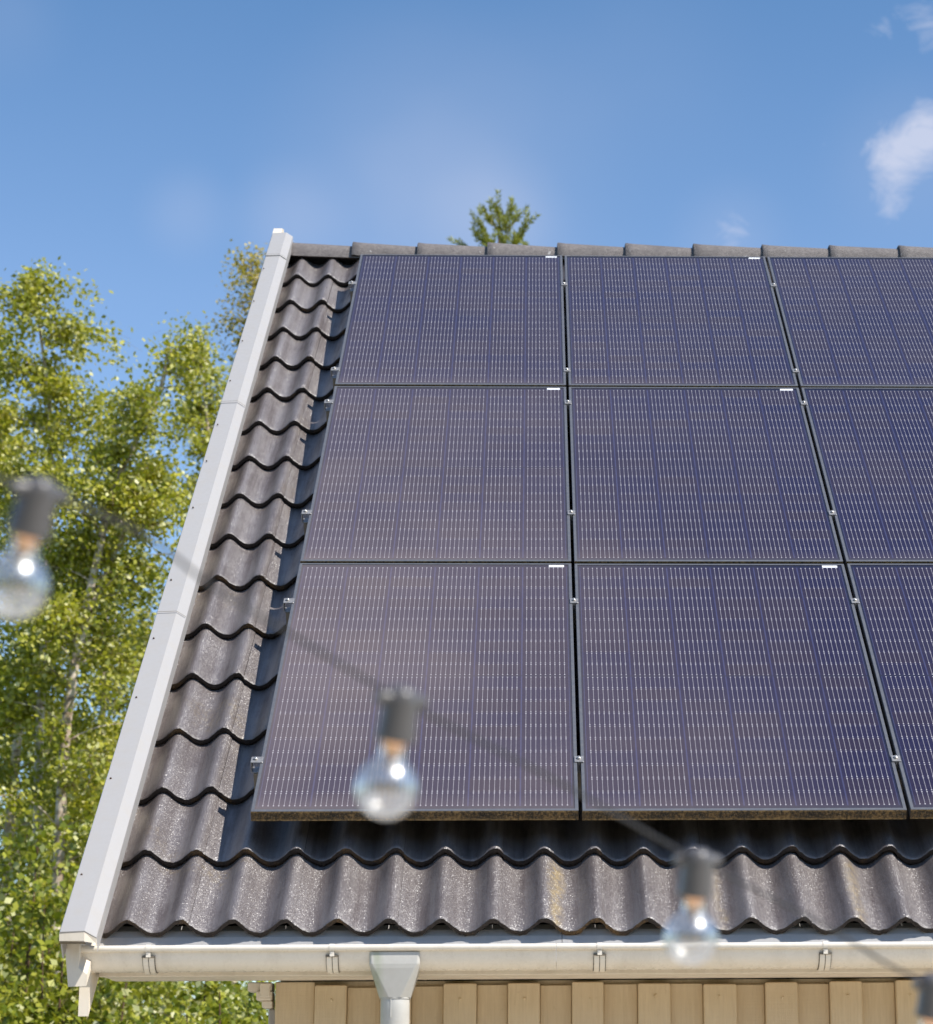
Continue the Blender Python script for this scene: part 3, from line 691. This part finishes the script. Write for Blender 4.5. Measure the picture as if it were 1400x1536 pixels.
def make_panel():
    r = empty('solar_panel', (0, 0, 0), (S, 0, 0))
    mb = MB(); fw = .0105; T = .035; c = .0012
    # four mitred frame bars: top faces, inner lips, outer faces
    def bar(a, b, ia, ib, mi):
        (ax, ay), (bx, by), (iax, iay), (ibx, iby) = a, b, ia, ib
        mb.add([(ax, ay, -c), (bx, by, -c), (bx, by, -T), (ax, ay, -T)], [(0, 3, 2, 1)], mi)
        ux, uy = (iax-ax)*c/fw, (iay-ay)*c/fw; vx, vy = (ibx-bx)*c/fw, (iby-by)*c/fw
        mb.add([(ax, ay, -c), (bx, by, -c), (bx+vx, by+vy, 0), (ax+ux, ay+uy, 0), (ibx, iby, 0), (iax, iay, 0), (ibx, iby, -.003), (iax, iay, -.003)], [(0, 1, 2, 3), (3, 2, 4, 5), (5, 4, 6, 7)], 0)
        mb.add([(ax, ay, -T), (bx, by, -T), (ibx+(ibx-bx)*1.5, iby+(iby-by)*1.5, -T), (iax+(iax-ax)*1.5, iay+(iay-ay)*1.5, -T)], [(0, 3, 2, 1)], 0)
    O = [(0, 0), (PW, 0), (PW, PH), (0, PH)]; I = [(fw, fw), (PW-fw, fw), (PW-fw, PH-fw), (fw, PH-fw)]
    for k in range(4):
        j = (k+1) % 4; bar(O[k], O[j], I[k], I[j], 1 if k == 0 else 0)
    mb.build('frame', [M_FRAME, M_GRIME], r)
    mb = MB(); mb.add([(fw-.0005, fw-.0005, -.0022), (PW-fw+.0005, fw-.0005, -.0022), (PW-fw+.0005, PH-fw+.0005, -.0022), (fw-.0005, PH-fw+.0005, -.0022),
                       (fw, fw, -.008), (PW-fw, fw, -.008), (PW-fw, PH-fw, -.008), (fw, PH-fw, -.008)], [(0, 1, 2, 3)])
    mb.add(mb.v[4:8], [(3, 2, 1, 0)], 1)
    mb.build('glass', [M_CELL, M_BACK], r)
    mb = MB(); mb.cbox(PW-.083, PW-.027, PH-.0285, PH-.0125, -.0022, -.0016, .0002); mb.build('sticker', M_STICK, r)
    return r
PLAB = {(0, 0): 'lower left corner solar panel with brownish dusty sheen, nearest the drainpipe', (0, 1): 'lower middle solar panel above the third string light bulb, grimy bottom frame', (0, 2): 'lower right corner solar panel, cut off by the picture edge',
        (1, 0): 'left solar panel of the middle row, beside the sunlit strip of tiles', (1, 1): 'solar panel at the very centre of the three by three array', (1, 2): 'right hand solar panel of the middle row, partly out of view',
        (2, 0): 'upper left corner solar panel just below the ridge and left clamps', (2, 1): 'upper middle solar panel just below the ridge tiles', (2, 2): 'upper right corner solar panel, bluest one below the ridge'}
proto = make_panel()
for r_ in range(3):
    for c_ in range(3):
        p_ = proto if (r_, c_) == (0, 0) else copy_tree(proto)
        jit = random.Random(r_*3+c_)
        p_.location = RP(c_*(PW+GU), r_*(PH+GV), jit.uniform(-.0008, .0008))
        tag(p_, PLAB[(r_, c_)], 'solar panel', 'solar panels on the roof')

def clamp_parts(t_, end):
    mb = MB()
    if end:      # Z shaped end clamp: foot beside the frame, tongue over it
        mb.cbox(-.030, -.0008, -.017, .017, -.036, -.0320, .0006)
        mb.cbox(-.030, -.0265, -.017, .017, -.0315, .0005, .0006)
        mb.cbox(-.030, .0075, -.017, .017, .001, .0045, .0008)
        mb.build('clamp_body', M_ALU, t_)
        b = MB(); b.lathe([(.0, .0105), (.0028, .0105), (.003, .0070), (.0060, .0105), (.0066, .0095), (.0066, .0046), (.0, .0046)], 14)
        o = b.build('bolt', M_BOLT, t_, (-.015, .002, 0))
    else:        # T shaped mid clamp bridging two frames
        mb.cbox(-.0145, .0145, -.017, .017, .001, .0042, .0008)
        mb.box(-.0040, .0040, -.017, .017, -.070, .0008)
        mb.build('clamp_body', M_ALU, t_)
        b = MB(); b.lathe([(.0, .0100), (.0028, .0100), (.003, .0065), (.0064, .0100), (.007, .0090), (.007, .0043), (.0, .0043)], 14)
        b.build('bolt', M_BOLT, t_, (0, .003, 0))
def make_clamp(kind):
    t_ = empty('panel_clamp', (0, 0, 0), (S, 0, 0)); clamp_parts(t_, kind == 'end'); return t_
ec, mc = make_clamp('end'), make_clamp('mid'); first = {'end': True, 'mid': True}
for i, rv_ in enumerate(RAILV):
    hl = ['lower', 'upper'][i % 2]; rn = ROWN[i//2]
    for kind, u, nm in (('end', 0.0, f'{hl} metal end clamp on the left edge of the {rn} left panel'),
                        ('mid', PW+GU/2, f'{hl} bolted clamp in the gap right of the {rn} left panel'),
                        ('mid', 2*PW+GU*1.5, f'{hl} bolted clamp in the gap right of the {rn} middle panel'),
                        ('endr', 3*PW+2*GU, f'{hl} metal end clamp on the right edge of the {rn} right panel')):
        base = ec if kind.startswith('end') else mc; key = 'end' if kind.startswith('end') else 'mid'
        if first[key]: o = base; first[key] = False
        else: o = copy_tree(base)
        o.location = RP(u, rv_, 0)
        if kind == 'endr': o.rotation_euler = (Matrix.Rotation(S, 3, 'X') @ Matrix.Rotation(math.pi, 3, 'Z')).to_euler()
        tag(o, nm, 'clamp', 'clamps holding the solar panels')

# ------------------------------------------------------------------ string light
lampP = [((.5257, -5.7472, -.5138), (.5005, -5.7195, -.6040)), ((.7663, -5.5719, -.6283), (.750, -5.5465, -.7242)),
         ((1.0072, -5.2791, -.7174), (.9988, -5.2541, -.8132)), ((1.2496, -5.0268, -.8101), (1.2389, -4.999, -.9166))]
LL = ['nearest hanging bulb at the left edge, black socket, in front of the birch trees', 'clear hanging bulb with black socket in front of the lower left solar panel',
      'hanging bulb with black socket in front of the tiles and gutter', 'black lamp socket at the lower right corner in front of the beige wall']
cord_pts = [(-1.9, -6.7, .05), (-.9, -6.35, -.30), (.1, -5.98, -.455)]
proto_l = None
def make_lamp():
    r = empty('hanging_lamp')
    mb = MB(); mb.lathe([(0, .004), (.007, .004), (.0112, .001), (.0128, -.004), (.0134, -.012), (.0142, -.028), (.0150, -.0335), (.0150, -.036), (.0138, -.037), (.0115, -.037), (.0115, -.03)], 28)
    mb.tube([(-.022, 0, -.006), (-.016, 0, -.006), (0, 0, -.006), (.016, 0, -.006), (.022, 0, -.006)], [.0036, .0060, .0066, .0060, .0036], 12)
    mb.build('socket', M_RUB, r)
    prof = [(.0098, -.0415), (.0098, -.0455), (.0101, -.0490), (.0107, -.0512)]
    cz, R = -.0730, .0238
    for i in range(15):
        a = math.radians(61 - 151*i/14); prof.append((R*math.cos(a), cz+R*math.sin(a)))
    prof[-1] = (0.0001, cz-R)
    mb = MB(); mb.lathe(prof, 36); bl = mb.build('bulb', M_BULB, r)
    mb = MB(); mb.lathe([(.0090, -.0335), (.0092, -.0370), (.0084, -.0395), (.0072, -.0425), (.0066, -.0455), (.0052, -.0480), (.0030, -.0497), (.0, -.0502)], 24); mb.build('screw_cap', M_BRASS, bl)
    mb = MB(); mb.tube([(0, 0, -.043), (0, 0, -.060)], [.0035, .002], 10)
    for s_ in (-1, 1): mb.tube([(0, 0, -.060), (.005*s_, 0, -.068), (.007*s_, 0, -.080)], .0006, 6)
    mb.tube([(-.007, 0, -.080), (-.002, .002, -.074), (.002, -.002, -.074), (.007, 0, -.080)], .0007, 6)
    mb.build('filament', M_FIL, bl)
    return r
for i, (s_, e_) in enumerate(lampP):
    o = make_lamp() if i == 0 else copy_tree(proto_l)
    if i == 0: proto_l = o
    ax = (Vector(s_)-Vector(e_)).normalized()
    o.location = s_; o.rotation_euler = ax.to_track_quat('Z', 'Y').to_euler()
    tag(o, LL[i], 'light bulb', 'bulbs of the string light')
    cord_pts.append(tuple(Vector(s_) - ax*.006))
    if i < 3:
        nx = lampP[i+1][0]; mid_ = (Vector(s_)+Vector(nx))*.5; cord_pts.append((mid_.x, mid_.y, mid_.z-.004))
cord_pts += [(1.55, -4.7, -.875), (2.1, -4.15, -.87), (2.9, -3.4, -.70), (3.6, -2.8, -.46)]
mb = MB(); mb.tube(smooth_path(cord_pts, 8), .0015, 10)
o = mb.build('light_cord', M_CORD); tag(o, 'black cable of the string light sagging diagonally across the picture', 'cable')

# ------------------------------------------------------------------ trees
nrm_rng = np.random.default_rng(5)
def leaf_mesh(name, C, size, mat, parent, droop=.3, aspect=.72, extra=None):
    """a crown of separate leaf quads (kite shaped), one mesh"""
    n = len(C); r = nrm_rng
    nl = r.normal(size=(n, 3)) + np.array(SUN)*.95; nl /= np.linalg.norm(nl, axis=1, keepdims=True)     # blades turn to the light
    d = r.normal(size=(n, 3)); d[:, 2] -= droop; d -= nl*np.sum(d*nl, axis=1, keepdims=True); d /= np.linalg.norm(d, axis=1, keepdims=True)
    nn = np.cross(nl, d)
    s = size*r.uniform(.65, 1.25, size=(n, 1)); w_ = s*aspect*.5
    V = np.stack([C, C + d*s*.42 + nn*w_, C + d*s, C + d*s*.42 - nn*w_], 1).reshape(-1, 3)
    me = bpy.data.meshes.new(name); ex_v, ex_f = (extra if extra else ([], []))
    nv = len(V) + len(ex_v)
    allv = np.vstack([V, np.array(ex_v).reshape(-1, 3)]) if len(ex_v) else V
    loops = np.arange(4*n, dtype=np.int32)
    me.vertices.add(nv); me.vertices.foreach_set('co', allv.astype(np.float32).ravel())
    fl = np.array([i+4*n for f in ex_f for i in f], dtype=np.int32) if ex_f else np.zeros(0, np.int32)
    me.loops.add(len(loops)+len(fl)); me.loops.foreach_set('vertex_index', np.concatenate([loops, fl]))
    npoly = n + len(ex_f); me.polygons.add(npoly)
    me.polygons.foreach_set('loop_start', np.arange(npoly, dtype=np.int32)*4)
    mats = mat if isinstance(mat, list) else [mat]
    for m_ in mats: me.materials.append(m_)
    if ex_f:
        mi = np.zeros(npoly, np.int32); mi[n:] = 1; me.polygons.foreach_set('material_index', mi)
    me.update(calc_edges=True); me.validate()
    o = bpy.data.objects.new(name, me); COL.objects.link(o); o.parent = parent; o.location = -Vector(parent.location)
    return o
def tube_faces(pts, r0, r1, n=4):
    V = []; F = []
    m_ = len(pts)
    for i, p in enumerate(pts):
        rr = r0 + (r1-r0)*i/max(1, m_-1)
        for k in range(n):
            a = 2*math.pi*k/n; V.append((p[0]+rr*math.cos(a), p[1]+rr*math.sin(a), p[2]+rr*math.sin(a)*.3))
    for i in range(m_-1):
        for k in range(n): F.append((i*n+k, i*n+(k+1) % n, i*n+n+(k+1) % n, i*n+n+k))
    return V, F

def birch(name, label, pts, r0, crown_r, z_lo, n_leaf, seed, leaf=.055, mat=None, group='birch trees behind the house', stems=(), hang=.5, cat='tree', bark=None, up=.75):
    """pts: trunk points from the ground up; branches rise, then hang, leaves clustered along the twigs"""
    R = np.random.default_rng(seed)
    root = empty(name, pts[0]); tag(root, label, cat, group)
    path = smooth_path(pts, 6); mb = MB(); m_ = len(path)
    mb.tube([p - root.location for p in path], [r0*(1-i/(m_-1))**.8 + .008 for i in range(m_)], 9)
    allst = [path]
    for st in stems:
        sp = smooth_path(st, 6); k = len(sp); mb.tube([p - root.location for p in sp], [r0*.6*(1-i/(k-1))**.8 + .006 for i in range(k)], 8); allst.append(sp)
    twigV, twigF, cl = [], [], []
    zt = max(p.z for s_ in allst for p in s_)
    nb = 60
    for sp in allst:
        zz0 = max(z_lo, sp[0].z); ztop = sp[-1].z
        for b in range(nb if sp is path else nb//2):
            f = ((b+R.uniform())/(nb if sp is path else nb//2))
            z = zz0 + (ztop-zz0)*f
            p0 = min(sp, key=lambda q_: abs(q_.z-z))
            prof = (1-f)**.62*.95 + .10 if f > .25 else .55 + 1.25*f
            L = crown_r*min(prof, 1.0)*R.uniform(.5, 1.25); az = R.uniform(0, 2*math.pi)
            dr = np.array([math.cos(az), math.sin(az), 0]); bp = []
            for i in range(6):
                s_ = i/5; bp.append(np.array(p0) + dr*L*s_ + np.array([0, 0, L*(up*s_ - (up+.12)*.62*s_*s_)]))
            mb.tube([Vector(q_) - root.location for q_ in bp], [max(.004, r0*.22*(1-i/5)) for i in range(6)], 5, cap=False)
            for tw in range(7):
                s_ = R.uniform(.15, 1.0); q0 = bp[min(4, int(s_*5))]*(1-(s_*5 % 1)) + bp[min(5, int(s_*5)+1)]*(s_*5 % 1)
                dd = dr*R.uniform(.2, .9) + np.array([R.normal()*.55, R.normal()*.55, R.uniform(-.2, .6)]); tl = R.uniform(.25, .7)*min(1, crown_r/1.2)
                tp = [q0 + dd*tl*k/4 + np.array([0, 0, -hang*tl*(k/4)**2]) for k in range(5)]
                v_, f_ = tube_faces(tp, .005, .002, 3); o_ = len(twigV); twigV += v_; twigF += [tuple(i+o_ for i in q) for q in f_]
                cl.append(tp)
    mb.build('trunk', bark or M_BARK, root)
    per = max(1, int(n_leaf/len(cl))); C = []
    for tp in cl:
        k = max(1, int(per*R.gamma(3.0, 1/3.0))); tt = R.uniform(.1, 1.05, size=k)*4
        i0 = np.minimum(3, tt.astype(int)); fr = (tt-i0)[:, None]; T = np.array(tp)
        C.append(T[i0]*(1-fr) + T[i0+1]*fr + R.normal(size=(k, 3))*R.uniform(.04, .11))
    leaf_mesh('crown', np.vstack(C), leaf, [mat or M_LEAF, M_BARK2], root, extra=(twigV, twigF))
    return root
def gnd(px, y): p = at(px, 1500, y); return (p[0], p[1], GZ)
def px_path(lst, y, base=None):
    P = [at(a, b, y) for a, b in lst]; bx = base if base is not None else lst[0][0]
    q = at(bx, 1500, y); return [(q[0], y, GZ)] + P
birch('birch_tree', 'tall full crowned birch at the left picture edge, highest of the left group', px_path([(52, 1500), (58, 1150), (66, 950), (76, 700), (72, 590), (52, 440)], 16.4), .05, 1.25, -.7, 38000, 21, leaf=.060)
birch('birch_tree', 'birch with a pale trunk leaning right, forking beside the white verge', px_path([(78, 1500), (95, 1150), (112, 1000), (150, 820), (168, 740), (205, 660), (240, 585), (252, 520)], 15.2, 66), .052, .95, -.4, 24000, 22, leaf=.058,
      stems=[[at(112, 1000, 15.2), at(140, 905, 15.3), at(190, 790, 15.4), at(226, 700, 15.5)]])
birch('birch_tree', 'slim tan leaved birch with thin drooping twigs directly behind the upper verge', px_path([(430, 1500), (425, 900), (398, 600), (374, 390)], 21), .045, .85, 1.8, 22000, 23, leaf=.054, mat=M_LEAFB, hang=1.0)
birch('birch_tree', 'slender thin leaved birch standing between the leaning birch and the white verge', px_path([(350, 1500), (335, 1000), (318, 720), (300, 505)], 19.5), .055, .72, .2, 21000, 24, leaf=.056, hang=.8)
birch('birch_tree', 'birch at the far left with white bark patches, half outside the picture', px_path([(5, 1500), (14, 1250), (36, 980), (30, 760), (-40, 540), (-60, 470)], 18.5), .06, 1.35, -.6, 27000, 25, leaf=.060)
birch('birch_tree', 'small shadowed birch low behind the leaning trunk, dense with dark leaves', px_path([(180, 1500), (185, 1250), (200, 1100), (225, 930)], 20.5), .04, .85, -1.2, 13000, 26, leaf=.06, mat=M_SHRUB)

birch('birch_tree', 'young birch with a wispy crown between the tall left birch and the leaning one', px_path([(150, 1500), (152, 1200), (160, 900), (172, 760), (168, 620)], 17.6), .035, .85, .3, 11000, 27, leaf=.058, hang=.7)

def shrub(label, c, rx, ry, rz, n, seed, leaf=.06):
    R = np.random.default_rng(seed); root = empty('shrub', (c[0], c[1], GZ)); tag(root, label, 'shrub', 'shrubs behind the house')
    mb = MB(); cl = []; tv, tf = [], []
    for s_ in range(16):
        az = R.uniform(0, 6.28); rr = R.uniform(.2, 1)**.5
        tip = np.array([c[0]+math.cos(az)*rx*rr, c[1]+math.sin(az)*ry*rr, c[2]+rz*(1-.45*rr**2)*R.uniform(.75, 1.1)]); b0 = np.array([c[0]+R.normal()*.1, c[1]+R.normal()*.1, GZ])
        st = [b0 + (tip-b0)*t_ + np.array([math.cos(az), math.sin(az), 0])*.25*math.sin(math.pi*t_)*rr for t_ in np.linspace(0, 1, 7)]
        mb.tube([Vector(q_) - root.location for q_ in st], [.022*(1-i/6)+.005 for i in range(7)], 6, cap=False)
        for tw in range(22):
            s0 = R.uniform(.3, 1.0); k = min(5, int(s0*6)); q0 = st[k]*(1-(s0*6-k)) + st[k+1]*(s0*6-k)
            dd = R.normal(size=3)*.42; dd[2] = abs(dd[2])*.8; tp = [q0 + dd*j/4 + np.array([0, 0, -.25*(j/4)**2]) for j in range(5)]
            v_, f_ = tube_faces(tp, .004, .002, 3); o_ = len(tv); tv += v_; tf += [tuple(i+o_ for i in q) for q in f_]; cl.append(tp)
    mb.build('stems', M_BARK2, root); C = []
    for tp in cl:
        k = max(1, int(n/len(cl)*R.gamma(1.5, 1/1.5))); tt = R.uniform(0, 1.05, size=k)*4; i0 = np.minimum(3, tt.astype(int)); fr = (tt-i0)[:, None]; T = np.array(tp)
        C.append(T[i0]*(1-fr) + T[i0+1]*fr + R.normal(size=(k, 3))*.07)
    leaf_mesh('foliage', np.vstack(C), leaf, [M_SHRUB, M_BARK2], root, extra=(tv, tf))
def gz_(px, py, y): p = at(px, py, y); return p
p = at(70, 1300, 12.5); shrub('bright bushy shrub at the lower left under the leaning birch', (p[0], p[1], -1.2), 1.1, .9, p[2]+1.2, 16000, 31, .075)
p = at(235, 1440, 13.2); shrub('dense green shrub seen below the gutter, left of the wall corner', (p[0], p[1], -1.2), .95, .9, p[2]+1.2, 15000, 32, .075)
p = at(350, 1450, 10.2); shrub('dark shaded shrub tucked behind the wall corner', (p[0], p[1], -1.4), .75, .6, p[2]+1.4, 14000, 33, .06)
p = at(-20, 1180, 14.0); shrub('tall leafy shrub at the left picture edge below the hanging bulb', (p[0], p[1], -1.0), 1.0, .9, p[2]+1.0, 14000, 34, .075)
p = at(190, 1240, 17.8); shrub('shrub filling the space low behind the pale leaning trunk', (p[0], p[1], -1.0), 1.3, .8, p[2]+1.0, 11000, 35, .07)

birch('birch_tree', 'distant bushy birch filling the background behind the left group of birches', px_path([(20, 1500), (30, 1330), (50, 1200), (70, 1080)], 27), .07, 1.6, -1.5, 30000, 51, leaf=.08, mat=M_SHRUB)
birch('birch_tree', 'distant bushy birch far behind the gap between the verge and the leaning birch', px_path([(255, 1500), (262, 1350), (258, 1230), (265, 1110)], 30), .07, 1.8, -1.8, 30000, 52, leaf=.08, mat=M_SHRUB)
# pine: only its wind combed tip clears the ridge
def pine():
    R = np.random.default_rng(41); y = 21.0; tip = at(748, 332, y); base = (tip[0]+.12, y, GZ)
    root = empty('pine_tree', base); tag(root, 'tip of a young pine with upswept shoots showing above the roof ridge', 'tree')
    mb = MB(); zt = tip[2]; H = zt-GZ
    trunk = [Vector((base[0]+(tip[0]-base[0])*s_**2, y, GZ+H*s_)) for s_ in np.linspace(0, 1, 14)]
    mb.tube([p_-root.location for p_ in trunk], [.15*(1-i/13)**.9+.008 for i in range(14)], 9)
    tufts = []
    for wv in range(15):
        zc = zt - .12 - wv*.30*(1+.05*wv); L0 = .24 + .115*wv
        for b in range(6):
            az = b*6.283/6 + R.uniform(-.4, .4) + wv*.5; L = L0*R.uniform(.75, 1.15); dr = np.array([math.cos(az), math.sin(az), 0]); sx = np.array([.10, 0, .0])
            bp = [np.array([tip[0]+.02, y, zc]) + dr*L*s_ + sx*L*s_ + np.array([0, 0, L*(.25*s_+.75*s_*s_)*(1.0 if wv < 6 else .5)]) for s_ in np.linspace(0, 1, 6)]
            mb.tube([Vector(q_)-root.location for q_ in bp], [.012*(1-i/5)+.003 for i in range(6)], 5, cap=False)
            nt = 3 + min(wv, 6)
            for k in range(nt):
                s_ = .35+.65*(k+1)/nt; q_ = bp[min(4, int(s_*5))]*(1-(s_*5 % 1)) + bp[min(5, int(s_*5)+1)]*(s_*5 % 1)
                d_ = dr*.5 + np.array([R.normal()*.35-.22, R.normal()*.35, .9]); tufts.append((q_, d_/np.linalg.norm(d_)*R.uniform(.16, .28)))
    tufts.append((np.array(tip)-np.array([0, 0, .12]), np.array([-.03, 0, .24])))
    mb.build('trunk', M_BARK2, root)
    V = []
    for q_, d_ in tufts:
        ln = np.linalg.norm(d_); e = d_/ln
        for k in range(80):
            s_ = R.uniform(-.15, 1); o_ = q_ + d_*s_; r_ = R.normal(size=3); r_ -= e*r_.dot(e); r_ /= np.linalg.norm(r_)
            dn = (r_*.75 + e*.8); dn /= np.linalg.norm(dn); wv_ = np.cross(dn, R.normal(size=3)); wv_ /= np.linalg.norm(wv_); l_ = .07*R.uniform(.7, 1.2)
            V += [o_, o_+dn*l_*.5+wv_*.006, o_+dn*l_, o_+dn*l_*.5-wv_*.006]
    me = MB(); me.add([tuple(Vector(v_)-root.location) for v_ in V], [(4*i, 4*i+1, 4*i+2, 4*i+3) for i in range(len(V)//4)]); me.build('crown', M_NEEDLE, root)
pine()

# dark belt of trees across the garden, opposite the house: it shades the low sky and shows in the bulbs
def far_wood():
    R = np.random.default_rng(61); n = 26000; x = R.uniform(-45, 45, n); top = 7.5+1.6*np.sin(x*.35)+1.2*np.sin(x*.83+1)+.8*np.sin(x*1.9)
    z = GZ+top*R.beta(1.6, 1.0, n); y = -27+R.normal(size=n)*1.2; C = np.stack([x, y, z], 1)
    root = empty('wood_origin', (0, -27, GZ)); o = leaf_mesh('far_wood', C, .75, M_LAWN, root); o.parent = None; o.location = (0, 0, 0); o['kind'] = 'stuff'
    bpy.data.objects.remove(root)
far_wood()
